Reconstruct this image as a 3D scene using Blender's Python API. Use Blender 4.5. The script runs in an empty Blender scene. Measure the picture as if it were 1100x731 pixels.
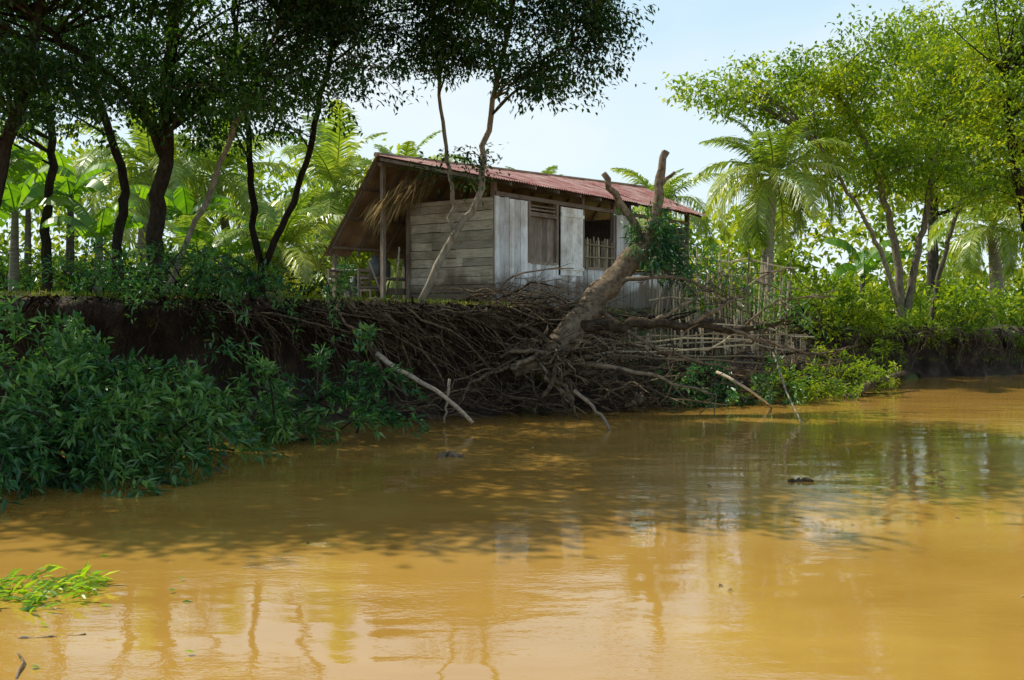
import bpy, math
import numpy as np
from mathutils import Vector
rs=np.random.RandomState(7)
D=bpy.data; SC=bpy.context.scene
CAMZ=1.9; F=1050.0
def W(px,py,Y):
    "surveyed bearing/elevation at ground distance Y -> metres"
    return np.array([(px-550)/F*Y, Y, CAMZ+(335-py)/F*Y])
def nrm(a): 
    return a/np.maximum(np.linalg.norm(a,axis=-1,keepdims=True),1e-9)
def link(o,parent=None):
    SC.collection.objects.link(o)
    if parent: o.parent=parent
    return o
def empty(name,loc=(0,0,0),rz=0):
    e=D.objects.new(name,None); e.location=loc; e.rotation_euler=(0,0,rz); e.empty_display_size=.3
    return link(e)
class Acc:
    def __init__(s): s.V=[];s.F=[];s.R=[];s.n=0
    def add(s,V,Fc,R=None):
        V=np.asarray(V,float).reshape(-1,3);Fc=np.asarray(Fc,int).reshape(-1,4)
        s.V.append(V);s.F.append(Fc+s.n);s.n+=len(V)
        if R is None: R=rs.rand()
        s.R.append(np.broadcast_to(np.asarray(R,float),(len(Fc),)))
    def obj(s,name,mat,parent=None,smooth=False):
        V=np.concatenate(s.V);Fc=np.concatenate(s.F);R=np.concatenate(s.R)
        me=D.meshes.new(name);me.vertices.add(len(V));me.vertices.foreach_set('co',V.ravel().astype('f4'))
        me.loops.add(Fc.size);me.loops.foreach_set('vertex_index',Fc.ravel().astype('i4'))
        me.polygons.add(len(Fc));me.polygons.foreach_set('loop_start',np.arange(0,Fc.size,4,dtype='i4'))
        try: me.polygons.foreach_set('loop_total',np.full(len(Fc),4,'i4'))
        except Exception: pass
        me.polygons.foreach_set('use_smooth',np.full(len(Fc),smooth))
        at=me.attributes.new('rnd','FLOAT','FACE');at.data.foreach_set('value',R.astype('f4'))
        me.update(calc_edges=True);me.validate()
        me.materials.append(mat)
        return link(D.objects.new(name,me),parent)
def cat(P,n):
    P=np.asarray(P,float)
    if len(P)<3:
        t=np.linspace(0,1,n)[:,None]; return P[0]*(1-t)+P[-1]*t
    Q=np.vstack([2*P[0]-P[1],P,2*P[-1]-P[-2]]);m=len(P)-1
    out=[]
    for t in np.linspace(0,m-1e-6,n):
        i=int(t);f=t-i;a,b,c,d=Q[i:i+4]
        out.append(.5*((2*b)+(c-a)*f+(2*a-5*b+4*c-d)*f*f+(3*b-a-3*c+d)*f**3))
    return np.array(out)
def tube(acc,P,r0,r1,sides=6,R=None,lump=0.0):
    P=np.asarray(P,float);n=len(P)
    T=nrm(np.gradient(P,axis=0))
    ref=np.array([0.31,0.22,1.0]) if abs(nrm(P[-1]-P[0])[2])<.8 else np.array([1.0,.2,.1])
    A=nrm(np.cross(T,ref));B=np.cross(T,A)
    r=np.linspace(r0,r1,n) if np.isscalar(r0) else np.asarray(r0)
    a=np.linspace(0,2*np.pi,sides,endpoint=False)
    rr=r[:,None]*(1+lump*rs.randn(n,sides))
    V=P[:,None]+rr[...,None]*(np.cos(a)[None,:,None]*A[:,None]+np.sin(a)[None,:,None]*B[:,None])
    V=np.concatenate([P[:1,None].repeat(sides,1)+ (V[:1]-P[:1,None])*.02,V,P[-1:,None].repeat(sides,1)+(V[-1:]-P[-1:,None])*.02])
    n+=2
    i=np.arange(n-1)[:,None]*sides;j=np.arange(sides)[None];k=(j+1)%sides
    Fc=np.stack([i+j,i+k,i+sides+k,i+sides+j],-1).reshape(-1,4)
    acc.add(V,Fc,R)
def box(acc,x0,x1,y0,y1,z0,z1,R=None,j=0.0):
    V=np.array([[x,y,z] for z in(z0,z1) for y in(y0,y1) for x in(x0,x1)],float)
    if j: V+=rs.randn(8,3)*j
    acc.add(V,[[0,2,3,1],[4,5,7,6],[0,1,5,4],[2,6,7,3],[0,4,6,2],[1,3,7,5]],R)
def leaves(acc,C,Dr,n,spread,L,Wd,droop=.3,jit=.6,al=.6):
    C=np.asarray(C);m=len(C)
    Ci=np.repeat(C,n,0);Di=np.repeat(nrm(np.asarray(Dr)+1e-6),n,0)
    N=m*n
    pos=Ci+rs.randn(N,3)*np.asarray(spread)
    d=nrm(Di*al+rs.randn(N,3)*jit+np.array([0,0,-droop]))
    s=nrm(np.cross(d,np.array([0,0,1.])+rs.randn(N,3)*.45));nn=np.cross(s,d)
    l=(L*(.6+.7*rs.rand(N)))[:,None];w=(Wd*(.6+.7*rs.rand(N)))[:,None]/2
    V=np.stack([pos,pos+d*l*.42+s*w+nn*w*.35,pos+d*l-np.array([0,0,.12])*l,pos+d*l*.42-s*w+nn*w*.35],1)
    Fc=np.arange(N*4).reshape(-1,4)
    R=np.clip(np.repeat(rs.rand(m),n)*.55+rs.rand(N)*.45,0,1)
    acc.add(V,Fc,R)

# ------------------------------------------------------------ materials
def newmat(name):
    m=D.materials.new(name);m.use_nodes=True;nt=m.node_tree;nt.nodes.clear()
    o=nt.nodes.new('ShaderNodeOutputMaterial');return m,nt,o
def N(nt,t,**k):
    n=nt.nodes.new(t)
    for a,b in k.items():
        if a in n.inputs: n.inputs[a].default_value=b
        else: setattr(n,a,b)
    return n
def ramp(nt,fac,stops):
    r=nt.nodes.new('ShaderNodeValToRGB');e=r.color_ramp.elements
    while len(e)<len(stops): e.new(.5)
    for x,(p,c) in zip(e,stops): x.position=p;x.color=(*c,1)
    nt.links.new(fac,r.inputs[0]);return r.outputs[0]
def coords(nt,scale=(1,1,1)):
    tc=nt.nodes.new('ShaderNodeTexCoord');mp=nt.nodes.new('ShaderNodeMapping');mp.inputs['Scale'].default_value=scale
    nt.links.new(tc.outputs['Object'],mp.inputs[0]);return mp.outputs[0]
def noise(nt,co,scale,detail=4,rough=.6):
    n=N(nt,'ShaderNodeTexNoise',Scale=scale,Detail=detail,Roughness=rough);nt.links.new(co,n.inputs['Vector']);return n.outputs['Fac']
def mixc(nt,f,a,b,mode='MIX'):
    n=nt.nodes.new('ShaderNodeMix');n.data_type='RGBA';n.blend_type=mode
    for s,v in ((n.inputs[0],f),(n.inputs[6],a),(n.inputs[7],b)):
        if hasattr(v,'is_linked'): nt.links.new(v,s)
        elif isinstance(v,tuple): s.default_value=(*v,1)
        else: s.default_value=v
    return n.outputs[2]
def attr(nt):
    a=nt.nodes.new('ShaderNodeAttribute');a.attribute_name='rnd';return a.outputs['Fac']
def bump(nt,h,st,dist):
    b=N(nt,'ShaderNodeBump',Strength=st,Distance=dist);nt.links.new(h,b.inputs['Height']);return b.outputs[0]
def leafmat(name,stops,tr,tf=.38,gl=.05,rough=.38):
    m,nt,o=newmat(name)
    a=attr(nt);co=coords(nt);ns=noise(nt,co,.55,0)
    mt=N(nt,'ShaderNodeMath',operation='MULTIPLY_ADD');nt.links.new(ns,mt.inputs[0]);mt.inputs[1].default_value=.9;
    ad=N(nt,'ShaderNodeMath',operation='MULTIPLY_ADD');nt.links.new(a,ad.inputs[0]);ad.inputs[1].default_value=.8;ad.inputs[2].default_value=-.38
    nt.links.new(ad.outputs[0],mt.inputs[2])
    c=ramp(nt,mt.outputs[0],stops)
    p=N(nt,'ShaderNodeBsdfDiffuse');nt.links.new(c,p.inputs[0])
    t=N(nt,'ShaderNodeBsdfTranslucent');tc=mixc(nt,1.0,c,tr,'MULTIPLY');nt.links.new(tc,t.inputs[0])
    mx=N(nt,'ShaderNodeMixShader',Fac=tf);nt.links.new(p.outputs[0],mx.inputs[1]);nt.links.new(t.outputs[0],mx.inputs[2])
    if gl>0:
        gg=N(nt,'ShaderNodeBsdfGlossy',Roughness=rough);m2=N(nt,'ShaderNodeMixShader',Fac=gl);nt.links.new(mx.outputs[0],m2.inputs[1]);nt.links.new(gg.outputs[0],m2.inputs[2]);mx=m2
    nt.links.new(mx.outputs[0],o.inputs[0]);return m
M_dark=leafmat('leaf_dark',[(0,(.008,.024,.006)),(.5,(.022,.065,.012)),(1,(.09,.17,.02))],(1.6,1.8,.5),.34,.03)  # canopy shade and backlight put into the dark leaf colour
M_shade=leafmat('leaf_bush',[(0,(.014,.065,.02)),(.45,(.05,.165,.045)),(1,(.22,.38,.08))],(1.3,1.5,.6),.3,.05,.33)  # blue-green shade and brighter sunlit tips put into the leaf colour
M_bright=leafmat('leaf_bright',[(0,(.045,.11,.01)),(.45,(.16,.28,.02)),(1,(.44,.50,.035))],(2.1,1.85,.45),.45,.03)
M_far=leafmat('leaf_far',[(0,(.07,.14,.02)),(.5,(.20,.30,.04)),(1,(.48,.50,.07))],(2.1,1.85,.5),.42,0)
M_palm=leafmat('palm_leaf',[(0,(.08,.16,.02)),(.5,(.22,.33,.05)),(1,(.52,.54,.13))],(1.9,1.8,.6),.4,.06,.33)
M_ban=leafmat('banana_leaf',[(0,(.06,.16,.015)),(.5,(.15,.31,.02)),(1,(.36,.48,.04))],(1.9,1.8,.4),.5,.05)
M_grass=leafmat('grass_blade',[(0,(.05,.09,.02)),(.5,(.14,.20,.03)),(1,(.34,.36,.08))],(1.5,1.5,.6),.35,0)
M_dry=leafmat('dry_leaf',[(0,(.12,.08,.045)),(.5,(.34,.25,.13)),(1,(.6,.48,.27))],(1.2,1.1,.8),.25,0)
def barkmat(name,c0,c1,sc=(3,3,.8)):
    m,nt,o=newmat(name);co=coords(nt,sc);n=noise(nt,co,5,5,.7);a=attr(nt)
    c=ramp(nt,n,[(.3,c0),(.7,c1)])
    mv=N(nt,'ShaderNodeMath',operation='MULTIPLY_ADD');nt.links.new(a,mv.inputs[0]);mv.inputs[1].default_value=1.1;mv.inputs[2].default_value=.35
    c2=mixc(nt,1.0,c,mv.outputs[0],'MULTIPLY')
    p=N(nt,'ShaderNodeBsdfDiffuse');nt.links.new(c2,p.inputs[0]);nt.links.new(bump(nt,n,.8,.02),p.inputs['Normal'])
    nt.links.new(p.outputs[0],o.inputs[0]);return m
M_bark=barkmat('bark_dark',(.02,.017,.013),(.08,.065,.05))
M_barkl=barkmat('bark_pale',(.10,.085,.06),(.34,.29,.22))
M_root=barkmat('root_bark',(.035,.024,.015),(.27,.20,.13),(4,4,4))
M_rootd=barkmat('root_bark_shaded',(.013,.008,.006),(.065,.043,.027),(4,4,4))  # root bark darkened to deepen the shade on the bank
M_fallen=barkmat('fallen_bark',(.05,.035,.023),(.30,.23,.155),(2,2,2))
M_bamboo=barkmat('bamboo',(.24,.19,.11),(.68,.58,.40),(6,6,1))
M_prk=barkmat('palm_bark',(.12,.10,.08),(.36,.32,.26),(1,1,6))
M_stick=barkmat('sun_bleached_wood',(.22,.17,.12),(.58,.48,.36),(3,3,3))
def woodmat(name,c0,c1,c2,sc,soil=True):
    m,nt,o=newmat(name);co=coords(nt,sc);n=noise(nt,co,3,8,.7);a=attr(nt)
    co2=coords(nt);n2=noise(nt,co2,1.3,5,.65)
    c=ramp(nt,n,[(.25,c0),(.48,c1),(.72,c2)])
    mv=N(nt,'ShaderNodeMath',operation='MULTIPLY_ADD');nt.links.new(a,mv.inputs[0]);mv.inputs[1].default_value=.65;mv.inputs[2].default_value=.6
    c=mixc(nt,1.0,c,mv.outputs[0],'MULTIPLY')
    st=ramp(nt,n2,[(.45,(0,0,0)),(.7,(1,1,1))])
    c=mixc(nt,st,c,mixc(nt,1.0,c,(.55,.47,.4),'MULTIPLY'))
    if soil:
        tc=nt.nodes.new('ShaderNodeTexCoord');sx=nt.nodes.new('ShaderNodeSeparateXYZ');nt.links.new(tc.outputs['Object'],sx.inputs[0])
        ma=N(nt,'ShaderNodeMath',operation='MULTIPLY_ADD');nt.links.new(n2,ma.inputs[0]);ma.inputs[1].default_value=-1.1;nt.links.new(sx.outputs[2],ma.inputs[2])
        f=ramp(nt,ma.outputs[0],[(0,(.85,.85,.85)),(.28,(0,0,0))])
        c=mixc(nt,f,c,(.15,.11,.07))
    p=N(nt,'ShaderNodeBsdfPrincipled',Roughness=.8);nt.links.new(c,p.inputs['Base Color']);nt.links.new(bump(nt,n,.6,.008),p.inputs['Normal'])
    nt.links.new(p.outputs[0],o.inputs[0]);return m
M_wh=woodmat('grey_board_horizontal',(.20,.165,.12),(.56,.48,.37),(.78,.70,.57),(12,1.2,14))
M_wv=woodmat('whitewashed_board',(.36,.34,.31),(.84,.84,.83),(.93,.93,.92),(14,14,1.1))
M_wb=woodmat('brown_board',(.08,.06,.045),(.27,.21,.16),(.46,.39,.31),(14,14,1.3),False)
M_wp=woodmat('white_panel',(.5,.49,.45),(.86,.86,.82),(.93,.93,.9),(5,5,1.3),False)
def roofmat(name,under):
    m,nt,o=newmat(name);co=coords(nt,(1,1,1));n=noise(nt,co,1.6,7,.7);co2=coords(nt,(7,.7,.7));n2=noise(nt,co2,2.2,6,.7)
    if under: c=ramp(nt,n,[(.3,(.16,.08,.045)),(.55,(.42,.26,.15)),(.8,(.6,.46,.34))])
    else:
        c=ramp(nt,n2,[(.3,(.11,.035,.022)),(.48,(.30,.085,.06)),(.64,(.42,.19,.14)),(.82,(.58,.42,.36))])
        f=ramp(nt,n,[(.44,(0,0,0)),(.64,(1,1,1))]);c=mixc(nt,f,c,(.50,.34,.28))
    p=N(nt,'ShaderNodeBsdfPrincipled',Roughness=.5,Metallic=.1);nt.links.new(c,p.inputs['Base Color']);nt.links.new(p.outputs[0],o.inputs[0]);return m
M_roof=roofmat('painted_corrugated_iron',False);M_roofu=roofmat('rusty_corrugated_iron',True)
def plain(name,c,r=.7):
    m,nt,o=newmat(name);co=coords(nt);n=noise(nt,co,6,5)
    cc=ramp(nt,n,[(.3,tuple(x*.6 for x in c)),(.7,c)])
    p=N(nt,'ShaderNodeBsdfPrincipled',Roughness=r);nt.links.new(cc,p.inputs['Base Color']);nt.links.new(p.outputs[0],o.inputs[0]);return m
M_blue=plain('grey_plastic',(.16,.17,.18),.4)

# ------------------------------------------------------------ terrain
SH=np.array([(-300,-30),(-60,6),(-20,12),(-9,13.9),(-5,15.4),(-2.7,16.7),(-1.2,17.7),(.88,18.5),(2.8,19.6),(4.9,20.7),(7.7,23.2),(9.3,25.6),(10.7,27.6),(15.6,29.6),(30,36),(60,46),(300,100)],float)
def shore(x): return np.interp(x,SH[:,0],SH[:,1])
def topz(x): return np.interp(x,[-60,-9,-3,1,6,9,14,60],[2.2,2.12,2.05,1.93,1.75,1.5,1.35,1.5])
def gentle(x): return np.interp(x,[.2,2.2,8,9.6,13,17],[0,1,1,.25,.15,.6])
PS=[(-400,-1.2),(-6,-.6),(-1.2,-.22),(-.35,-.08),(0,0),(.16,.10),(.34,.25),(.46,.42),(.48,.56),(.40,.7),(.22,.82),(.02,.9),(.08,.965),(.5,1.0),(1.2,1.01),(2.4,1.02),(3.6,1.03),(5,1.03),(8,1.02),(12,1.02),(18,1.03),(30,1.04),(60,1.1),(120,1.2),(500,1.3)]
PG=[(-400,-1.2),(-6,-.6),(-1.2,-.22),(-.35,-.08),(0,0),(.25,.1),(.5,.2),(.8,.3),(1.1,.4),(1.4,.5),(1.7,.6),(2.0,.7),(2.3,.8),(2.6,.9),(3.,.97),(3.5,1.0),(4.2,1.02),(5.2,1.03),(8,1.02),(12,1.02),(18,1.03),(30,1.04),(60,1.1),(120,1.2),(500,1.3)]
PS=np.array(PS);PG=np.array(PG)
xs=np.concatenate([np.linspace(-300,-30,12),np.linspace(-28,-11,35),np.arange(-10.8,18,.12),np.linspace(18.3,45,50),np.linspace(60,300,10)])
g=gentle(xs)[:,None]
def sn(x,a,p): return np.sin(x*a+p)
d=PS[None,:,0]*(1-g)+PG[None,:,0]*g;h=PS[None,:,1]*(1-g)+PG[None,:,1]*g
wob=.18*sn(xs,2.1,0)+.12*sn(xs,5.3,1)+.08*sn(xs,11,2)
X=np.repeat(xs[:,None],d.shape[1],1)+0
Yg=shore(xs)[:,None]+d+wob[:,None]*np.where(np.abs(d)<3,1,0.0)+np.where((d>-.3)&(d<3),rs.randn(*d.shape)*.06,0)
Z=h*topz(xs)[:,None]+np.where(d>.1,(.05*np.sin(X*1.7+Yg*.9)+.04*np.sin(X*3.9-Yg*2.3)),0)*np.clip(d,0,1)+np.where((d>-.1)&(d<30),rs.randn(*d.shape)*.02,0)
nx,ny=d.shape
i=np.arange(nx-1)[:,None]*ny;j=np.arange(ny-1)[None]
Fc=np.stack([i+j,i+ny+j,i+ny+j+1,i+j+1],-1).reshape(-1,4)
m,nt,o=newmat('soil_and_grass')
co=coords(nt);n1=noise(nt,co,2.5,8,.7);n2=noise(nt,co,.5,4)
soil=ramp(nt,n1,[(.3,(.014,.009,.006)),(.5,(.045,.028,.017)),(.72,(.13,.085,.05))])  # dark soil, darkened further to deepen the bank's shade
gr=ramp(nt,n1,[(.3,(.05,.065,.018)),(.6,(.13,.17,.04)),(.8,(.26,.25,.09))])
geo=nt.nodes.new('ShaderNodeNewGeometry');sx=nt.nodes.new('ShaderNodeSeparateXYZ');nt.links.new(geo.outputs['Normal'],sx.inputs[0])
mu=N(nt,'ShaderNodeMath',operation='MULTIPLY');nt.links.new(sx.outputs[2],mu.inputs[0]);nt.links.new(ramp(nt,n2,[(.38,(.2,.2,.2)),(.6,(1,1,1))]),mu.inputs[1])
f=ramp(nt,mu.outputs[0],[(.55,(0,0,0)),(.85,(1,1,1))])
p=N(nt,'ShaderNodeBsdfPrincipled',Roughness=.95);nt.links.new(mixc(nt,f,soil,gr),p.inputs['Base Color']);nt.links.new(bump(nt,n1,1,.08),p.inputs['Normal']);nt.links.new(p.outputs[0],o.inputs[0])
A=Acc();A.add(np.stack([X,Yg,Z],-1).reshape(-1,3),Fc,.5);A.obj('ground',m,smooth=True)
def gz(x,y):
    dd=y-shore(x);gg=gentle(x)
    a=np.interp(dd,[0,.3,60,500],[0,1,1.1,1.3]);b=np.interp(dd,PG[:,0],PG[:,1])
    return (a*(1-gg)+b*gg)*topz(x)
# ------------------------------------------------------------ water
m,nt,o=newmat('muddy_water')
nA=noise(nt,coords(nt,(.25,.5,1)),1,3);col=ramp(nt,nA,[(.3,(.37,.195,.035)),(.7,(.50,.29,.06))])
p=N(nt,'ShaderNodeBsdfPrincipled',Roughness=.02,IOR=1.75);nt.links.new(col,p.inputs['Base Color'])
h1=noise(nt,coords(nt,(.7,1.5,1)),1.2,2,.45);h2=noise(nt,coords(nt,(1.2,2.4,1)),6,3,.6)
msk=noise(nt,coords(nt,(.35,.5,1)),1.1,2)
mm=N(nt,'ShaderNodeMath',operation='MULTIPLY');nt.links.new(h2,mm.inputs[0]);nt.links.new(ramp(nt,msk,[(.46,(.06,.06,.06)),(.62,(.36,.36,.36))]),mm.inputs[1])
ad=N(nt,'ShaderNodeMath',operation='ADD');nt.links.new(h1,ad.inputs[0]);nt.links.new(mm.outputs[0],ad.inputs[1])
nt.links.new(bump(nt,ad.outputs[0],.42,.026),p.inputs['Normal']);nt.links.new(p.outputs[0],o.inputs[0])
A=Acc();A.add([[-400,-120,0],[400,-120,0],[400,160,0],[-400,160,0]],[[0,1,2,3]],.5);A.obj('river_water',m)

# ------------------------------------------------------------ house
H=empty('wooden_house',(-.36,21,1.93),math.radians(53.13))
rz=lambda l: 3.42+.042*(l+1)
LB=Acc()
z=0
while z<2.36:
    hh=.17+.05*rs.rand();cut=[0.03,2.4] if rs.rand()<.5 else [0.03,.6+1.3*rs.rand(),2.4]
    for a,b in zip(cut[:-1],cut[1:]): box(LB,-.03-.02*rs.rand(),.0,a+.006,b+.03*rs.rand(),z+.014,min(z+hh,2.42),rs.rand(),.005)
    z+=hh
LB.obj('side_wall_boards',M_wh,H)
FB=Acc()
def vb(l0,l1,z0,z1,w=.17,t=0):
    l=l0
    while l<l1-.03:
        ww=min(w*(.8+.4*rs.rand()),l1-l)
        box(FB,l+.007,l+ww-.007,-.035-t-.012*rs.rand(),-.004-t,z0-.0+.09*rs.rand(),z1-.02*rs.rand(),rs.rand(),.003);l+=ww
vb(-.04,1.14,-.02,2.45);vb(1.14,2.36,-.02,1.08);vb(2.36,3.44,-.02,.84);vb(3.44,5.0,-.02,1.02);vb(5.0,5.7,-.02,2.45);vb(5.7,9.1,-.02,.95)
FB.obj('front_wall_boards',M_wv,H)
BB=Acc()
for l in np.arange(1.3,2.2,.17): box(BB,l,l+.16,.03,.055,1.08,2.12,rs.rand(),.003)
for zz in (2.18,2.26,2.34): box(BB,1.2,2.3,-.02,.03,zz,zz+.035,rs.rand())
box(BB,1.15,1.24,-.05,.04,1.06,2.45);box(BB,2.26,2.35,-.05,.04,1.06,2.45);box(BB,1.24,2.26,-.06,.03,1.04,1.1);box(BB,1.24,2.26,-.052,.03,2.12,2.17)
for l in (-.02,3.46,4.93,5.72,7.4,9.05): box(BB,l,l+.1,.01,.11,-.1,2.80,rs.rand())
box(BB,3.5,5.0,-.07,.02,1.0,1.06);box(BB,5.7,9.1,-.06,.02,.95,1.01)
box(BB,0,9.1,-.03,.05,2.46,2.55)
for l in np.arange(-.95,9.2,.9):  # rafters
    V=np.array([[x,t,zz+s] for s in(-.09,-.02) for (t,zz) in((-.45,2.72),(2.5,rz(l)-.02)) for x in(l,l+.05)])
    BB.add(V,[[0,2,3,1],[4,5,7,6],[0,1,5,4],[2,6,7,3],[0,4,6,2],[1,3,7,5]])
    V=np.array([[x,t,zz+s] for s in(-.12,-.03) for (t,zz) in((2.6,rz(l)-.06),(4.15,1.40)) for x in(l,l+.05)])
    BB.add(V,[[0,2,3,1],[4,5,7,6],[0,1,5,4],[2,6,7,3],[0,4,6,2],[1,3,7,5]])
for (t,zz) in((3.0,2.70),(3.5,2.08),(4.0,1.43)): box(BB,-.95,9,t,t+.05,zz,zz+.05)
box(BB,-.9,9,2.5,2.6,3.2,3.29)
for (l,t,tz) in ((-.85,4.05,1.3),(1.5,4.05,1.3),(-.85,2.5,3.2),(-.1,2.42,3.2),(3.5,4.05,1.3)): box(BB,l,l+.09,t,t+.09,-.1,tz)
for zz in np.arange(0,2.4,.2): box(BB,.03,9.1,2.45,2.48,zz+.006,zz+.19,rs.rand())
for zz in np.arange(0,2.4,.2): box(BB,9.0,9.03,.1,2.44,zz+.006,zz+.19,rs.rand())
box(BB,5.65,5.68,.1,2.44,0,2.4)
box(BB,.02,9.1,.05,2.4,-.06,.02)
BB.obj('timber_frame',M_wb,H)
PP=Acc()
for l in np.arange(2.42,3.36,.235): box(PP,l,l+.232,-.075,-.05,.82,2.42,.7+.3*rs.rand())
box(PP,2.4,3.38,-.1,-.076,.95,1.03,.9);box(PP,2.4,3.38,-.1,-.076,2.2,2.28,.9)
PP.obj('door_panel',M_wp,H)
BM=Acc()
for l in np.arange(3.6,4.95,.085): tube(BM,[[l,.03,1.05],[l+.02*rs.randn(),.03,1.72+.1*rs.rand()]],.02,.018,6)
tube(BM,[[3.55,.0,1.3],[4.95,.0,1.32]],.02,.02);tube(BM,[[3.55,.0,1.62],[4.95,.0,1.6]],.02,.02)
BM.obj('bamboo_rack',M_bamboo,H)
def slope(name,ta,za,tb,zoff,mat,off,ext=2.0):
    A=Acc();L0=-1.0;nsh=13
    for s in range(nsh):
        n=44;lift=.006*(s%2)+.012*rs.rand();ex0=.05*rs.randn();V=[]
        for q in np.linspace(0,1,5):
            Ltot=10.15+ext*q;sw=Ltot/nsh
            ls=np.linspace(L0+s*sw,L0+(s+1)*sw+.05,n)
            t=ta+(tb-ta)*q+(ex0 if q==0 else 0);qq=(t-ta)/(tb-ta);zz=za+(rz(ls)-zoff-za)*qq
            V.append(np.stack([ls,np.full(n,t),zz+off+lift+.014*np.sin((ls-ls[0])*2*np.pi/.09)-.02*math.sin(q*3.14)*(s%3)*.5],-1))
        V=np.array(V);i=np.arange(4)[:,None]*n;j=np.arange(n-1)[None]
        A.add(V.reshape(-1,3),np.stack([i+j,i+j+1,i+n+j+1,i+n+j],-1).reshape(-1,4))
    return A.obj(name,mat,H,True)
slope('roof_front',-.5,2.70,2.58,.0,M_roof,.015)
slope('roof_rear',4.22,1.32,2.55,.01,M_roofu,.02)
A=Acc();tube(A,[[-1.02,2.56,rz(-1)+.02],[11.1,2.56,rz(11.1)+.02]],.06,.06,8);A.obj('ridge_cap',M_roofu,H)
A=Acc();n=55;C=np.stack([-.8+.2*rs.rand(n),1.2+1.5*rs.rand(n),np.zeros(n)],-1);C[:,2]=2.98-.38*np.abs(C[:,1]-1.3)-.15*rs.rand(n)
leaves(A,C,np.tile([[-.1,.8,-.65]],(n,1)),11,.08,.55,.03,.2,.25,1);A.obj('dry_thatch',M_dry,H)
A=Acc()
box(A,-.5,1.2,3.0,3.7,.72,.77);[box(A,a,a+.07,b,b+.07,0,.72) for a in(-.45,1.1) for b in(3.05,3.6)]
box(A,-.6,.3,2.6,2.64,.35,.5);box(A,-.7,-.64,2.7,3.9,.5,.56)
tube(A,[[-.7,2.5,0],[-.9,2.9,1.1]],.03,.02);tube(A,[[-.7,2.3,0],[-.75,2.1,1.4]],.025,.02);tube(A,[[-.9,3.2,.9],[-.9,4.1,.95]],.025,.025)
A.obj('workbench',M_wh,H)
for kx,(l,t) in enumerate(((-1.15,3.55),(-1.0,2.75))): # two chairs
    A=Acc();box(A,l,l+.42,t,t+.42,.43,.47)
    for a in(l,l+.38):
        for b in(t,t+.38): box(A,a,a+.04,b,b+.04,0,.95 if b>t+.1 else .43)
    for zz in(.6,.75,.88): box(A,l+.04,l+.38,t+.385,t+.41,zz,zz+.06)
    A.obj('chair_%d'%(kx+1),M_wb,H)
for k,(l,t,zb) in enumerate(((-.4,3.2,.77),(.1,3.4,.77),(-.3,4.0,0))):
    A=Acc();zz=np.array([0,.02,.2,.36,.42,.5]);r=np.array([.13,.15,.155,.15,.08,.07])*(1 if k<2 else 1.5)
    tube(A,np.stack([np.full(6,l),np.full(6,t),zb+zz*(1 if k<2 else 1.6)],-1),r,0,12);A.obj('plastic_barrel_%d'%(k+1),M_blue,H,True)

# ------------------------------------------------------------ vegetation
def tree(name,stems,blobs,lm,bm,L=.1,Wd=.045,nl=42,spread=.16,cl=.42,droop=.35):
    e=empty(name,tuple(stems[0][0][0]))
    off=np.array(stems[0][0][0]);T=Acc();sk=[];
    for (P,r0,r1) in stems:
        Q=cat(P,22);Q[2:-1]+=rs.randn(19,3)*.025
        tube(T,Q-off,r0,r1,9,None,.05);sk.append(Q[6:])
    sk=np.concatenate(sk);Lf=Acc()
    for bl in blobs:
        c,r,nb,nc=bl[:4];big=bl[4] if len(bl)>4 else 1
        c=np.array(c,float);r=np.array(r,float)
        for b in range(nb):
            u=nrm(rs.randn(3));q=c+u*r*rs.rand()**.42
            dd=np.linalg.norm(sk-q,axis=1)+np.maximum(sk[:,2]-q[2]+.3,0)*2
            s=sk[np.argmin(dd)];mid=(s+q)/2+np.array([0,0,.12*np.linalg.norm(q-s)])+rs.randn(3)*.1
            lp=cat([s,mid,q],9);ln=np.linalg.norm(q-s);tube(T,lp-off,.010+.008*ln,.007,5)
            cc=q+rs.randn(nc,3)*np.array([cl,cl,cl*.55]);
            for k in range(nc):
                if k%2==0:
                    st=lp[rs.randint(4,9)];tube(T,np.array([st,(st+cc[k])/2+rs.randn(3)*.04,cc[k]])-off,.009,.004,3)
            leaves(Lf,cc-off,cc-q+rs.randn(nc,3)*.1,int(nl),(spread*big,spread*big,spread*.6*big),L*big,Wd*big,droop)
    T.obj('trunk',bm,e,True);Lf.obj('foliage',lm,e);return e
a3=lambda *p:[W(*q) for q in p]
tree('riverside_tree',[(a3((172,335,19),(168,250,18.6),(178,170,18),(186,60,17),(205,-90,16)),.18,.08),(a3((178,170,18),(140,100,17),(60,40,15.5),(0,-20,14.5)),.09,.045)],
  [((-7.3,14.6,7.0),(2.6,2.4,1.5),34,8),((-4.3,14.7,7.4),(2.4,2.4,1.3),28,8),((-6.0,17,6.0),(2.4,1.6,1.0),18,8),((-5.0,15.9,5.5),(2.4,1.2,.6),13,8),((-6.5,13.2,8.6),(3.2,2.2,1.2),26,9,1.6)],M_dark,M_bark,.11,.052,40)  # last blob: unseen crown above the view, added to shade the water
tree('riverside_tree',[(a3((-30,345,15),(5,180,15),(50,0,14.5),(80,-150,13.5)),.13,.055)],[((-8.6,12.4,7.2),(2.8,2.2,1.5),30,8),((-7.2,13.8,5.4),(1.6,1.2,.7),13,7),((-11,12.3,8),(3,2,1.6),24,8,1.6)],M_dark,M_bark,.11,.052,40)  # last blob out of view, added for its shadow on the river
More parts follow.
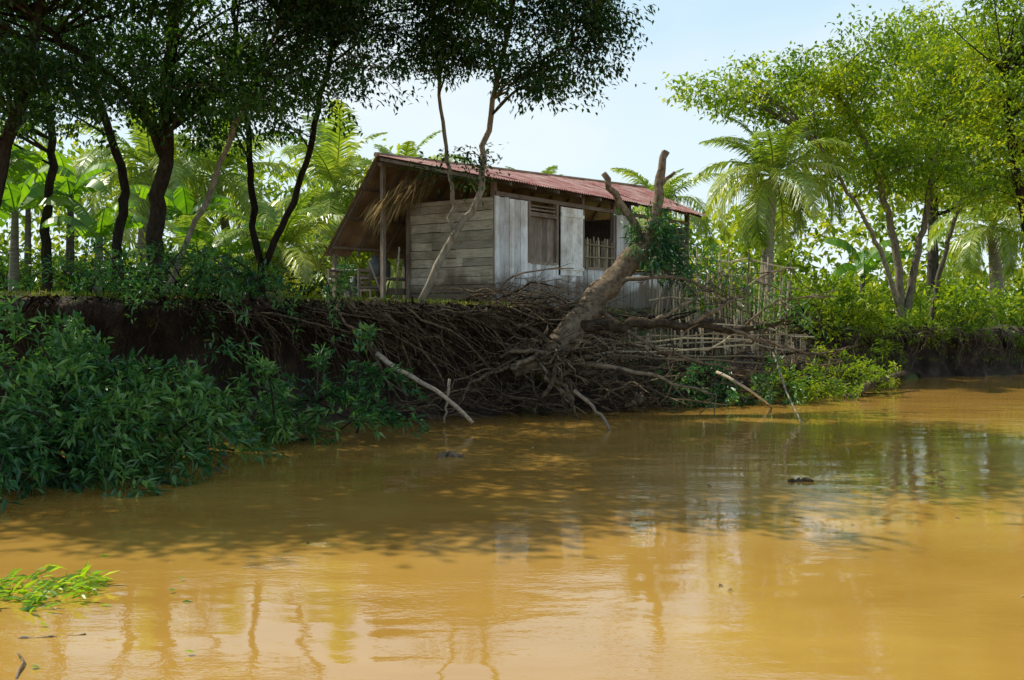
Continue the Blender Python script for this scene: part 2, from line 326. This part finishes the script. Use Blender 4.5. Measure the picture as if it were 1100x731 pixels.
tree('riverside_tree',[(a3((283,330,20),(272,220,20),(268,150,19.6),(255,40,19),(260,-60,18)),.08,.04),(a3((285,285,20),(325,190,19.6),(350,90,19),(375,-30,18.5)),.075,.04)],
  [((-3.9,18.2,7.5),(1.9,2.2,1.7),30,8),((-5.2,18.5,5.8),(1.3,1.2,.8),13,7),((-2.3,18.0,7.8),(1.6,2,1.3),20,8),((-2.6,15.2,8.5),(2.4,2.2,1.0),24,9,1.6)],M_dark,M_bark,.11,.052,40)  # last blob: unseen overhanging crown added to extend the water shadow
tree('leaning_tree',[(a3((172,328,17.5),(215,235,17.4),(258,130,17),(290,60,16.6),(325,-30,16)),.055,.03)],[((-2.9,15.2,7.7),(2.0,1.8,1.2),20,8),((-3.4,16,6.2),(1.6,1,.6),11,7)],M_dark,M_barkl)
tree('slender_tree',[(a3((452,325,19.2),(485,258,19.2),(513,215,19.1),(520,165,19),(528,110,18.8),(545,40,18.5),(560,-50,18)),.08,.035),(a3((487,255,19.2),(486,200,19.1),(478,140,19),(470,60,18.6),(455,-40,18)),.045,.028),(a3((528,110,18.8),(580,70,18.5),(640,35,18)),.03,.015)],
  [((.0,17.9,7.9),(1.9,2.1,1.3),36,8),((1.45,17.9,7.0),(.9,1.2,.7),14,7),((-1.1,18,6.6),(1.1,1,.6),14,7),((.6,18,6.1),(.9,.9,.45),10,7),((-.9,18.6,4.7),(.3,.4,.6),3,4),((.6,16,8.6),(2.0,2,.8),20,9,1.5)],M_dark,M_barkl,.11,.05,34,.16,.34)  # last blob sits above the view, added to shade the river
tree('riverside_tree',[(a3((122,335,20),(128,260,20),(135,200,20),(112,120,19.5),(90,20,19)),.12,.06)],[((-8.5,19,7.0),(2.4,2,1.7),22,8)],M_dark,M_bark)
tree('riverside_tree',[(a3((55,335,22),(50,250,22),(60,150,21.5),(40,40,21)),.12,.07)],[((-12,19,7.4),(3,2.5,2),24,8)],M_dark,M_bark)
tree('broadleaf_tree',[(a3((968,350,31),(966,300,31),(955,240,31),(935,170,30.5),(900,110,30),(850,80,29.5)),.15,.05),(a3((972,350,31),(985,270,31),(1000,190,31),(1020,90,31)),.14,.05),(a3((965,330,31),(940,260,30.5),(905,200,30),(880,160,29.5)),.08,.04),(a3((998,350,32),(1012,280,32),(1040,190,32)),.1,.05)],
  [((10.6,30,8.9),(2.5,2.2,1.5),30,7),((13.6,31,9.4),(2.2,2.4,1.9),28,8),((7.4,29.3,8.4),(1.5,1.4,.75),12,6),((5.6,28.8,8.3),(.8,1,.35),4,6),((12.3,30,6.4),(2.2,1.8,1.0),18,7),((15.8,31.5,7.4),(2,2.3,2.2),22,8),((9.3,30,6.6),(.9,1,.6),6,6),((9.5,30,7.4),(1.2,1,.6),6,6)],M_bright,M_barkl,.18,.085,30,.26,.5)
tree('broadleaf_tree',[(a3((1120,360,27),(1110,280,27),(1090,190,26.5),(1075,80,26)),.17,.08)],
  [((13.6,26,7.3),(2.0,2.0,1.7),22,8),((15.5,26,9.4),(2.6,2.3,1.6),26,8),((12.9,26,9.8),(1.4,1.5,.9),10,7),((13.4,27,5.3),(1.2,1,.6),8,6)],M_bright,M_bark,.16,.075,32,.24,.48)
tree('broadleaf_tree',[(a3((1000,350,48),(1000,200,48),(985,90,47)),.3,.12)],[((20,46,11),(6,3,4),46,9),((29,44,12),(6,3,5),46,9)],M_far,M_bark,.3,.14,22,.45,.9)

def palm(name,base,h,lean,nf,fl,mat=M_palm,trunkr=.14,e0=78,e1=-25):
    base=np.array(base,float);e=empty(name,tuple(base))
    top=np.array([lean[0],lean[1],h]);T=Acc();P=cat([[0,0,-.2],top*np.array([.25,.25,.4]),top*np.array([.6,.6,.75]),top],26)
    r=np.linspace(trunkr*1.3,trunkr*.8,26)*(1+.06*(np.arange(26)%2));tube(T,P,r,0,9);T.obj('trunk',M_prk,e,True)
    A=Acc()
    for i in range(nf):
        q=i/(nf-1);az=i*2.4+rs.rand()*.5;el=math.radians(e0+(e1-e0)*q+rs.randn()*6);L=fl*(.8+.3*rs.rand())*(.75+.25*math.sin(q*2.6))
        n=34;sag=(1.0+.75*rs.rand())*(.6+.6*q)
        els=el-sag*np.linspace(0,1,n)**1.4*1.35
        azs=az+np.linspace(0,.25*rs.randn(),n)
        st=L/n*np.stack([np.cos(els)*np.cos(azs),np.cos(els)*np.sin(azs),np.sin(els)],-1)
        P=top+np.vstack([[0,0,0],np.cumsum(st,0)])[:n]
        tube(A,P,.028,.006,4,.6)
        Tn=nrm(np.gradient(P,axis=0));S=nrm(np.cross(Tn,[0,0,1.])+1e-6);
        m2=78;tt=np.linspace(.12,.995,m2)*(n-1);i0=np.minimum(tt.astype(int),n-2);ff=(tt-i0)[:,None]
        B=P[i0]*(1-ff)+P[i0+1]*ff;Tt=Tn[i0];Ss=S[i0];u=tt/(n-1)
        for sg in(-1,1):
            ll=(L*.24*np.sin(np.pi*np.clip(.18+.8*u,0,1))**.7*(.85+.3*rs.rand(m2)))[:,None]
            dr=nrm(Ss*sg*.85+Tt*(.45+.3*u[:,None])+rs.randn(m2,3)*.09+np.array([0,0,.12]))
            gsag=(.3+.5*q)*(.6+.8*rs.rand(m2))[:,None]
            w=Tt*.020*fl/3
            M1=B+dr*ll*.5-np.array([0,0,1])*ll*gsag*.22;M2=B+dr*ll*.85-np.array([0,0,1])*ll*gsag*.9
            V=np.stack([B-w,B+w,M1+w,M1-w,M2+w*.15,M2-w*.15],1).reshape(-1,3)
            k=np.arange(m2)[:,None]*6
            Fc=np.concatenate([k+np.array([[0,1,2,3]]),k+np.array([[3,2,4,5]])],1).reshape(-1,4)
            A.add(V,Fc,np.repeat(np.clip(.25+.5*rs.rand(m2)+.25*q,0,1),2))
    A.obj('fronds',mat,e);return e
def gp(px,Y): 
    x=(px-550)/F*Y; return (x,Y,gz(x,Y))
palm('coconut_palm',gp(822,27.5),4.0,(.2,0),22,3.2,e1=-15)
palm('coconut_palm',gp(1072,36),3.6,(-.3,0),18,3.2,trunkr=.2)
palm('coconut_palm',gp(340,30),3.4,(.6,0),20,4.2)
palm('coconut_palm',gp(425,38),4.4,(.3,0),18,4.0)
palm('coconut_palm',gp(250,33),4.2,(-.5,0),18,4.2)
palm('coconut_palm',gp(150,31),4.2,(.4,0),18,4.0)
palm('coconut_palm',gp(380,27),1.0,(.2,0),16,3.2)
palm('coconut_palm',gp(295,25),1.3,(.2,0),16,3.0)
palm('coconut_palm',gp(700,42),4.6,(.3,0),18,3.4)
palm('coconut_palm',gp(570,54),6.0,(.3,0),16,3.6)
palm('coconut_palm',gp(215,25),.8,(0,0),14,2.8)
palm('coconut_palm',gp(-40,30),4.5,(0,0),16,4)
def banana(name,base,h,nl=9,L=2.0):
    e=empty(name,tuple(base));T=Acc();tube(T,cat([[0,0,-.1],[.03,0,h*.5],[.05,.03,h]],8),.13,.07,9);T.obj('pseudostem',M_prk,e,True)
    A=Acc()
    for i in range(nl):
        az=i*2.4+rs.rand()*.5;el=math.radians(80-55*i/nl+rs.randn()*6);n=22;sag=.8+1.1*rs.rand()
        els=el-sag*np.linspace(0,1,n)**1.6*1.3;l=L*(.8+.35*rs.rand())
        P=np.array([.05,.03,h-.1])+np.vstack([[0,0,0],np.cumsum(l/n*np.stack([np.cos(els)*np.cos(az),np.cos(els)*np.sin(az),np.sin(els)],-1),0)])[:n]
        tube(A,P,.022,.006,4,.9);S=np.array([-np.sin(az),np.cos(az),0])
        u=np.linspace(0,1,n);w=l*.14*np.sin(np.pi*np.clip((u-.12)/.9,0,1))**.55*(u>.12)
        rv=rs.rand()
        for sg in(-1,1):
            tilt=0
            for k in range(2,n-1):
                if rs.rand()<.45: tilt=rs.rand()*1.0
                dn=np.array([0,0,-(.25+tilt)])
                gapv=(P[k+1]-P[k])*(.12 if rs.rand()<.5 else 0)
                A.add([P[k],P[k+1]-gapv,P[k+1]-gapv+(S*sg+dn)*w[k+1],P[k]+(S*sg+dn)*w[k]],[[0,1,2,3]],np.clip(rv*.6+.4*rs.rand(),0,1))
    A.obj('leaves',M_ban,e)
for (px,Y,h,L) in ((15,22,2.0,2.0),(75,24,2.6,2.1),(105,21.5,1.4,1.7),(200,28,2.4,2.0),(-25,19,2.2,2.1),(240,24,1.2,1.6),(30,30,3.2,2.3),(925,33,1.8,2)):
    banana('banana_plant',gp(px,Y),h,8,L)

def shrub(name,cs,lm,L,Wd,nb,nl,spread,droop=.2,stems=True,bm=M_bark):
    e=empty(name,tuple(cs[0][0]));off=np.array(cs[0][0]);T=Acc();A=Acc()
    for (c,r) in cs:
        c=np.array(c,float);r=np.array(r,float);n=nb
        u=nrm(rs.randn(n,3));u[:,2]=np.abs(u[:,2])*1.2-.25;q=c+u*r*(rs.rand(n,1)**.4)
        for k in range(n):
            if stems: 
                s=c+np.array([0,0,-r[2]*.8])+rs.randn(3)*r*.2;tube(T,cat([s,(s+q[k])/2+np.array([0,0,.15])*r,q[k]],6)-off,.012,.004,4)
        leaves(A,q-off,(q-c)+np.array([0,0,.2]),nl,spread,L,Wd,droop)
    if stems: T.obj('stems',bm,e)
    A.obj('foliage',lm,e)
def sprays(name,roots,n,reach,lm,L,Wd,nlf,dirbias=(0.3,-.6,0)):
    e=empty(name,tuple(roots[0]));off=np.array(roots[0]);T=Acc();A=Acc()
    for k in range(n):
        s=np.array(roots[rs.randint(len(roots))])+rs.randn(3)*np.array([.5,.25,.2])
        d=nrm(rs.randn(3)*np.array([1,.6,.5])+np.array(dirbias)+np.array([0,0,.25]));l=reach*(.5+.7*rs.rand())
        end=s+d*l+np.array([0,0,-.3*l]);end[2]=max(end[2],.03+.25*rs.rand())
        P=cat([s,s+d*l*.5+np.array([0,0,.12*l]),end],12);P[:,2]=np.maximum(P[:,2],.02)
        tube(T,P-off,.014,.004,4)
        tips=[];tdir=[]
        for i in range(3,12):
            for _ in range(2):
                o2=nrm(rs.randn(3)+d*.8)*rs.rand()*.22;tips.append(P[i]+o2);tdir.append(o2+d*.15)
                if rs.rand()<.4: tube(T,[P[i]-off,P[i]+o2-off],.005,.003,3)
        tips=np.array(tips);tips[:,2]=np.maximum(tips[:,2],.05)
        leaves(A,tips-off,np.array(tdir),nlf,.035,L,Wd,.15,.55,.8)
    T.obj('branches',M_bark,e);A.obj('foliage',lm,e)
rl=[(-6.6,12.2,.5),(-5.6,12.4,.7),(-4.8,12.7,.8),(-5.8,10.9,.3),(-4.9,11.4,.4),(-4.1,13.1,.5),(-5.4,13.0,1.1),(-7.4,12.0,.8),(-4.4,12.2,.25),(-6.4,13.2,1.2),(-5.2,10.7,.2)]
sprays('fallen_leafy_bush',rl,165,1.2,M_shade,.16,.048,5)
sprays('fallen_leafy_bush',[(-2.9,14.2,.35),(-2.6,14.4,.5),(-3.5,13.8,.4)],30,.85,M_shade,.15,.045,5,(.4,-.2,.1))
sprays('overhanging_bush',[(-5.3,15.6,2.2),(-4.7,16.0,2.2),(-6.1,15.6,2.2),(-4.1,16.3,2.1)],52,.95,M_shade,.12,.038,5,(-.05,-.2,.1))
sprays('waterside_bush',[(3.4,19.7,.25),(4.2,20.0,.3),(5.0,20.4,.3)],32,.65,M_shade,.13,.04,4,(.2,-.5,-.1))
sprays('waterside_bush',[(5.6,20.7,.3),(6.4,21.4,.35),(7.2,22.2,.4),(8.0,23.1,.4),(8.6,24.2,.5)],52,.7,M_bright,.13,.04,4,(.1,-.5,-.1))
sprays('waterside_bush',[(8.4,26,1.5),(7.9,25.5,1.5),(7.6,26.5,1.8),(9.4,27.5,1.4)],70,1.2,M_bright,.15,.055,4,(0,-.3,.4))
sprays('bank_edge_bush',[(10.2,27.6,1.2),(11.8,28.5,1.4),(13.4,29.2,1.3),(16.4,30.4,1.0)],42,.75,M_bright,.16,.055,4,(0,-.4,.1))
e=[]
for k in range(16):
    x=-17+k*1.05+rs.randn()*.3;y=20+rs.rand()*5
    if x>-4.4: y=27+rs.rand()*2
    e.append(((x,y,gz(x,y)+.4),(.8,.7,.4+.3*rs.rand())))
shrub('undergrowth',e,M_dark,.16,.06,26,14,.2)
e=[]
for k in range(26):
    x=-26+k*.9+rs.randn()*.3;y=27+rs.rand()*5
    e.append(((x,y,2.6),(1.2,1,1.0+.6*rs.rand())))
shrub('shrub_thicket',e,M_bright,.27,.11,22,12,.26)
e=[]
for k in range(28):
    x=7.6+k*.75+rs.randn()*.3;y=31+rs.rand()*6+max(0,x-14)*.5
    e.append(((x,y,1.9),(1.1,1,.6+.7*rs.rand())))
shrub('shrub_thicket',e,M_bright,.23,.1,22,13,.26)
e=[((5.6+.8*k+rs.randn()*.2,25.8+.9*k+rs.rand(),2.1),(.8,.8,.8+.4*rs.rand())) for k in range(5)]
shrub('garden_shrub',e,M_bright,.17,.06,34,16,.2)
A=Acc();C=[]
for x in np.arange(-75,90,2.6):
    for r_ in range(3):
        xx=x+rs.randn()*1.5;y=50+rs.rand()*18+abs(xx)*.12;px=xx/y*F+550
        top=np.interp(px,[-400,0,250,400,520,620,700,800,850,900,1100,1600],[12,11,10.5,10,6.6,6.0,6.2,7.2,9,11,11,13])*(.8+.3*rs.rand())*y/58
        n=13;c=np.array([xx,y,2])+np.stack([rs.randn(n)*1.6,rs.randn(n)*1.2,rs.rand(n)*top-.6],-1);C.append(c)
        n=6;c=np.array([xx,y-3,2])+np.stack([rs.randn(n)*1.6,rs.randn(n)*1.2,rs.rand(n)*3.2-.8],-1);C.append(c)
C=np.concatenate(C);leaves(A,C,rs.randn(len(C),3),20,(.75,.7,.5),.6,.32,.3);A.obj('distant_trees',M_far)
A=Acc();n=3600;x=-14+34*rs.rand(n);dd=.1+6*rs.rand(n)**1.6;y=shore(x)+dd;z=gz(x,y)
keep=(rs.rand(n)<np.where(gentle(x)>.5,.3,.8))
C=np.stack([x,y,z],-1)[keep];leaves(A,C,np.tile([[0,0,1.]],(len(C),1)),9,(.07,.07,.01),.15,.018,-.3,.4,1);A.obj('grass',M_grass)
A=Acc();n=2600;x=9+40*rs.rand(n);y=shore(x)+.2+14*rs.rand(n);C=np.stack([x,y,gz(x,y)],-1);leaves(A,C,np.tile([[0,0,1.]],(n,1)),8,(.2,.2,.01),.24,.035,-.3,.4,1);A.obj('grass',M_grass)
A=Acc();n=2500;x=-9+18*rs.rand(n);y=shore(x)+.2+4.5*rs.rand(n);C=np.stack([x,y,gz(x,y)+.04],-1);leaves(A,C,rs.randn(n,3)*np.array([1,1,.1]),2,(.1,.1,.02),.11,.05,0,.4,1);A.obj('leaf_litter',M_dry)

# ------------------------------------------------------------ roots, brushwood, fallen tree
def rootset(n,xa,xb,dxf,mat,name,rmax=.02):
    A=Acc()
    for k in range(n):
        x0=xa+(xb-xa)*rs.rand();t=topz(x0);dx=dxf();sg=.1+.5*rs.rand()
        x1=x0+dx;dz=t*(.15+.8*rs.rand());out=.05+.45*rs.rand()**2
        P=[[x0,shore(x0)+.5*rs.rand(),t+.03],[x0+dx*sg*.4,shore(x0+dx*sg*.4)-.05-out*.6,t-.03-.15*rs.rand()],[x0+dx*.6,shore(x0+dx*.6)-.1-out,t-dz*(.3+.4*rs.rand())+.08*rs.randn()],[x1,shore(x1)-.1-out*.5,t-dz]]
        Q=cat(P,13);Q[1:]+=rs.randn(12,3)*.034;r=.005+rmax*rs.rand()**3;tube(A,Q,r,r*.35,5)
        if rs.rand()<.6:
            s=Q[rs.randint(4,11)];q=s+np.array([.25*rs.randn()+.15*np.sign(dx),-.05,-.35*rs.rand()-.05]);Q2=cat([s,(s+q)/2+rs.randn(3)*.05,q],6);tube(A,Q2,r*.5,.003,4)
    A.obj(name,mat)
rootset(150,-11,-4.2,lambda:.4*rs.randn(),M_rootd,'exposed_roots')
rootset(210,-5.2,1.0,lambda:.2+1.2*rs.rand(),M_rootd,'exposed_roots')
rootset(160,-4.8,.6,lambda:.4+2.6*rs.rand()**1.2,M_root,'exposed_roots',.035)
rootset(110,8.8,17,lambda:.5*rs.randn(),M_root,'exposed_roots',.03)
A=Acc()
for k in range(420):
    x0=-10+11.5*rs.rand();t=topz(x0)*(.65+.33*rs.rand());l=.3+.8*rs.rand()
    Q=cat([[x0,shore(x0)+.1,t],[x0+.1*rs.randn(),shore(x0)-.05-.1*rs.rand(),t-l*.5],[x0+.2*rs.randn(),shore(x0)-.05,t-l]],7);Q+=rs.randn(7,3)*.015;tube(A,Q,.005,.002,3)
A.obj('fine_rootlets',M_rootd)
def brush(n,xa,xb,lift,mat,name,lmax,ylo=-.35,yr=3.0):
    A=Acc()
    for k in range(n):
        x=xa+(xb-xa)*rs.rand();y=shore(x)+ylo+yr*rs.rand();z=max(gz(x,y),0)+.04+lift*rs.rand();l=.4+lmax*rs.rand();a=rs.randn()*.6
        d=np.array([math.cos(a),math.sin(a)*.5-.12,-.14+.25*rs.randn()])
        P0=np.array([x,y,z]);P1=P0+d*l;P1[2]=max(P1[2],gz(P1[0],P1[1])+.03,.02)
        Q=cat([P0,(P0+P1)/2+rs.randn(3)*.14+np.array([0,0,.1]),P1],9);Q[1:]+=rs.randn(8,3)*.022;r=.006+.024*rs.rand()**3;tube(A,Q,r,r*.4,5)
        for _ in range(2):
            s=Q[rs.randint(2,8)];q=s+nrm(rs.randn(3)+d)*(.15+.35*rs.rand());q[2]=max(q[2],.02);tube(A,[s,(s+q)/2+rs.randn(3)*.02,q],r*.5,.003,4)
    A.obj(name,mat)
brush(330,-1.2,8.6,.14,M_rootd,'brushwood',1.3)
brush(90,-.8,2.4,.35,M_root,'brushwood',1.4,-.35,1.9)
brush(110,2.0,8.2,.25,M_root,'brushwood',1.2,-.35,1.1)
brush(110,-2.2,2.6,.5,M_root,'brushwood',1.6,-.5,.9)
FT=empty('uprooted_tree',tuple(W(598,400,17.9)));off=W(598,400,17.9);A=Acc()
def br(P,r0,r1,n=16,s=8,j=.02,lump=.06):
    Q=cat(P,n);Q[1:-1]+=rs.randn(n-2,3)*j;tube(A,Q-off,r0,r1,s,rs.rand(),lump);return Q
br(a3((552,402,17.7),(580,390,17.8),(604,368,18.0),(628,338,18.3),(650,310,18.6),(672,286,18.8),(694,262,18.9)),[.08+.17*math.sin(min(1,k/6)*1.57)-.004*max(0,k-8) for k in range(20)],0,20,14,.02,.08)
br(a3((690,268,18.9),(702,235,18.9),(707,203,19),(714,164,19)),.13,.07,14,10,.02,.09)
br(a3((686,272,18.9),(681,243,18.8),(664,215,18.7),(648,187,18.6)),.09,.055,12,9)
br(a3((664,215,18.7),(655,205,18.5),(650,196,18.4)),.04,.02,5,6)
br(a3((706,203,19),(716,192,19.1),(724,186,19.1)),.04,.03,5,6)
Q=br(a3((616,352,18.1),(660,349,18.0),(700,348,18.1),(745,348,18.4),(795,354,18.9),(868,338,19.6)),.12,.04,22,9,.025)
Qs=[Q,br(a3((740,348,18.3),(775,330,18.4),(812,300,18.7),(848,288,19)),.05,.014,12,6),br(a3((700,348,18.2),(738,325,18.2),(765,305,18.4)),.045,.014,10,6),br(a3((655,305,18.6),(700,298,18.4),(750,305,18.5),(800,335,18.8)),.05,.014,14,6),br(a3((780,352,18.8),(840,372,18.6),(905,388,18.6)),.04,.012,12,6),br(a3((600,375,17.9),(560,350,17.8),(505,338,17.9)),.06,.02,10,6),
 br(a3((640,330,18.3),(700,372,17.8),(765,392,17.9),(830,400,18.2)),.05,.015,14,6),br(a3((600,392,17.8),(660,395,17.5),(720,410,17.6),(770,425,17.8)),.06,.015,14,6),br(a3((800,350,18.9),(830,325,18.9),(870,318,19.2)),.03,.01,9,6)]
tipsR=[]
for iq,Q in enumerate(Qs):
    for k in range(13):
        s=Q[rs.randint(4,len(Q))];d=rs.randn(3)*np.array([1,.7,.8]);d=d/np.linalg.norm(d)*(.25+.6*rs.rand());q=br([s,s+d*.5+rs.randn(3)*.06,s+d],.014,.005,6,4,.01,0)
        if iq in(1,2,3,8) and rs.rand()<.4: tipsR.append(q[-1]);tipsR.append(q[3])
        if rs.rand()<.5:
            s=q[3];d=rs.randn(3)*.2;br([s,s+d*.5,s+d],.006,.003,4,3,.005,0)
for k in range(80):
    s=W(588,388,17.75)+rs.randn(3)*np.array([.3,.08,.18]);a=rs.rand()*6.28;l=.3+1.3*rs.rand()**1.5;d=np.array([math.cos(a)*1.2,-.1-.25*rs.rand(),math.sin(a)*.5-.35])
    q=s+d*l;q[2]=max(q[2],-.05);m2=s+d*l*.5+np.array([0,-.08,.12])+rs.randn(3)*.14;m3=(m2+q)/2+rs.randn(3)*.1;r=.01+.05*rs.rand()**2.6;br([s,m2,m3,q],r,r*.25,11,6,.03,.05)
A.obj('trunk_and_roots',M_fallen,FT,True)
A=Acc();C=W(712,262,18.8)+rs.randn(60,3)*np.array([.26,.18,.34]);leaves(A,C-off,C-W(695,262,18.9),12,.07,.2,.038,.55,.45,.6)
C=W(680,250,18.7)+rs.randn(14,3)*np.array([.16,.12,.16]);leaves(A,C-off,C-W(690,262,18.9),10,.06,.2,.038,.3,.45,.6)
C=W(735,285,18.9)+rs.randn(36,3)*np.array([.4,.25,.28]);leaves(A,C-off,rs.randn(36,3),12,.08,.16,.045,.3)
C=np.array(tipsR);leaves(A,C-off,rs.randn(len(C),3),12,.12,.14,.045,.3);A.obj('epiphyte_leaves',M_shade,FT)

def fence(name,p0,p1,h,step,lean=.05,r=.016,rails=(.35,.8)):
    p0=np.array(p0);p1=np.array(p1);n=int(np.linalg.norm(p1-p0)/step);e=empty(name,(p0[0],p0[1],0));off=np.array([p0[0],p0[1],0]);A=Acc()
    for k in range(n):
        if rs.rand()<.12: continue
        q=p0+(p1-p0)*k/n;z0=gz(q[0],q[1])-.1;hh=h*(.7+.4*rs.rand());t=rs.randn(2)*lean
        rr=r*(.7+.7*rs.rand());tube(A,np.array([[q[0],q[1],z0],[q[0]+t[0]*.5,q[1]+t[1]*.5,z0+hh*.5],[q[0]+t[0],q[1]+t[1],z0+hh]])-off,rr,rr*.8,6)
    for f in rails:
        P=np.array([[*(p0+(p1-p0)*s),gz(*(p0+(p1-p0)*s))+h*f+.05*rs.randn()] for s in np.linspace(-.02,1.02,9)]);P[:,1]-=.04;tube(A,P-off,.022,.02,6)
    A.obj('bamboo_poles',M_bamboo,e)
fence('bamboo_fence',(2.1,20.35),(7.2,23.6),.95,.085,.07,.019)
fence('bamboo_fence',(3.2,22.4),(7.4,25.6),1.75,.1,.1,.02,(.3,.6,.85))
A=Acc()
for k in range(6):
    t=[rs.randn()*5 for _ in range(4)];P=[W(650+t[0]*4,358+6*k+t[1],19.9-.1*k),W(750,362+5*k+t[2],20.5-.13*k),W(850+t[0]*5,350+8*k+t[3],21.3-.1*k)];Q=cat(P,8);Q+=rs.randn(8,3)*.02;tube(A,Q,.022,.016,6)
A.obj('fallen_bamboo_poles',M_bamboo)
for nm,P,r in (('driftwood_branch',[(405,380,16.3),(440,405,16.0),(480,428,15.8),(508,455,15.7)],.045),('dead_stick',[(483,408,16.4),(480,430,16.3),(477,455,16.3)],.03),('dead_stick',[(617,420,16.2),(640,440,16.0),(656,463,15.6)],.035),('dead_stick',[(830,378,18.6),(843,415,17.6),(861,455,16.5)],.02),('driftwood_log',[(912,428,21.4),(940,414,22.4),(972,400,23.6)],.1),('driftwood_branch',[(770,400,18.5),(800,416,18.2),(828,436,19.4)],.03),('driftwood_log',[(674,441,18.4),(682,432,18.3),(690,424,18.4)],.1),('dead_stick',[(0,470,10.9),(25,476,10.6),(52,484,10.5)],.012),('floating_stick',[(0,692,5.62),(45,688,5.66),(88,685,5.7)],.014),('floating_stick',[(12,735,5.0),(18,715,5.2),(14,705,5.35)],.008),('driftwood_log',[(470,492,12.7),(482,489,12.8),(498,492,12.7)],.06),('driftwood_log',[(850,519,10.85),(862,517,10.9),(874,519,10.85)],.035)):
    A=Acc();P=a3(*P);P=cat(P,10);P[1:-1]+=rs.randn(8,3)*r*.35;tube(A,P,r,r*.6,8,rs.rand(),.12);A.obj(nm,M_fallen if nm=='driftwood_log' or 'float' in nm else M_stick,None,True)
A=Acc();C=np.stack([-3.3+.32*rs.randn(60),6.5+.2*rs.randn(60),.01+.05*rs.rand(60)],-1);leaves(A,C,np.tile([[.8,.1,.15]],(60,1)),5,.03,.13,.035,0,.4,.9)
C=np.stack([-2.6+.4*rs.randn(10),6.3+.5*rs.randn(10),.01*np.ones(10)],-1);leaves(A,C,np.tile([[1,0,0.]],(10,1)),1,.01,.08,.03,0,.05,.9);A.obj('floating_leaves',M_ban)
A=Acc();n=60;C=np.stack([-6+12*rs.rand(n),5+10*rs.rand(n),.008*np.ones(n)],-1);leaves(A,C,rs.randn(n,3)*np.array([1,1,0]),1,.001,.06,.03,0,.02,1);A.obj('floating_leaf_litter',M_dry)

# ------------------------------------------------------------ light, sky, camera
el=math.radians(50);h=nrm(np.array([-.9,.43]));S=Vector((h[0]*math.cos(el),h[1]*math.cos(el),math.sin(el)))
sl=D.lights.new('sun','SUN');sl.energy=5.0;sl.angle=math.radians(.5);sl.color=(1,.95,.82);so=link(D.objects.new('sun',sl));so.rotation_euler=(-S).to_track_quat('-Z','Y').to_euler();so.location=(-20,10,30)
w=D.worlds.new('World');SC.world=w;w.use_nodes=True;nt=w.node_tree;bg=nt.nodes['Background'];bg.inputs[1].default_value=.14
sk=nt.nodes.new('ShaderNodeTexSky');sk.sky_type='NISHITA';sk.sun_disc=False;sk.sun_elevation=el;sk.sun_rotation=math.atan2(S.x,S.y);sk.air_density=1.0;sk.dust_density=.6
tc=nt.nodes.new('ShaderNodeTexCoord');mp=nt.nodes.new('ShaderNodeMapping');mp.inputs['Scale'].default_value=(1,1,2.6);nt.links.new(tc.outputs['Generated'],mp.inputs[0])
sx=nt.nodes.new('ShaderNodeSeparateXYZ');nt.links.new(tc.outputs['Generated'],sx.inputs[0])
cl=noise(nt,mp.outputs[0],1.7,4,.5);cf=ramp(nt,cl,[(.45,(.0,.0,.0)),(.75,(.8,.8,.8))])
haze=ramp(nt,sx.outputs[2],[(0,(.9,.9,.9)),(.3,(.85,.85,.85)),(.48,(.1,.1,.1))])
low=ramp(nt,sx.outputs[2],[(0,(.72,.80,.82)),(.13,(.60,.76,.82)),(.35,(.40,.64,.80))])
lowc=mixc(nt,1.0,low,(9.2,9.2,9.2),'MULTIPLY')
base=mixc(nt,haze,sk.outputs[0],lowc)
nt.links.new(mixc(nt,cf,base,(6.9,7.2,7.3)),bg.inputs[0])
cam=D.cameras.new('camera');cam.sensor_width=36;cam.lens=36*F/1100;cam.clip_end=2000;co=link(D.objects.new('camera',cam));co.location=(0,0,CAMZ);co.rotation_euler=(math.radians(90-1.664),0,0);SC.camera=co
SC.view_settings.view_transform='Standard';SC.view_settings.look='None';SC.view_settings.exposure=0
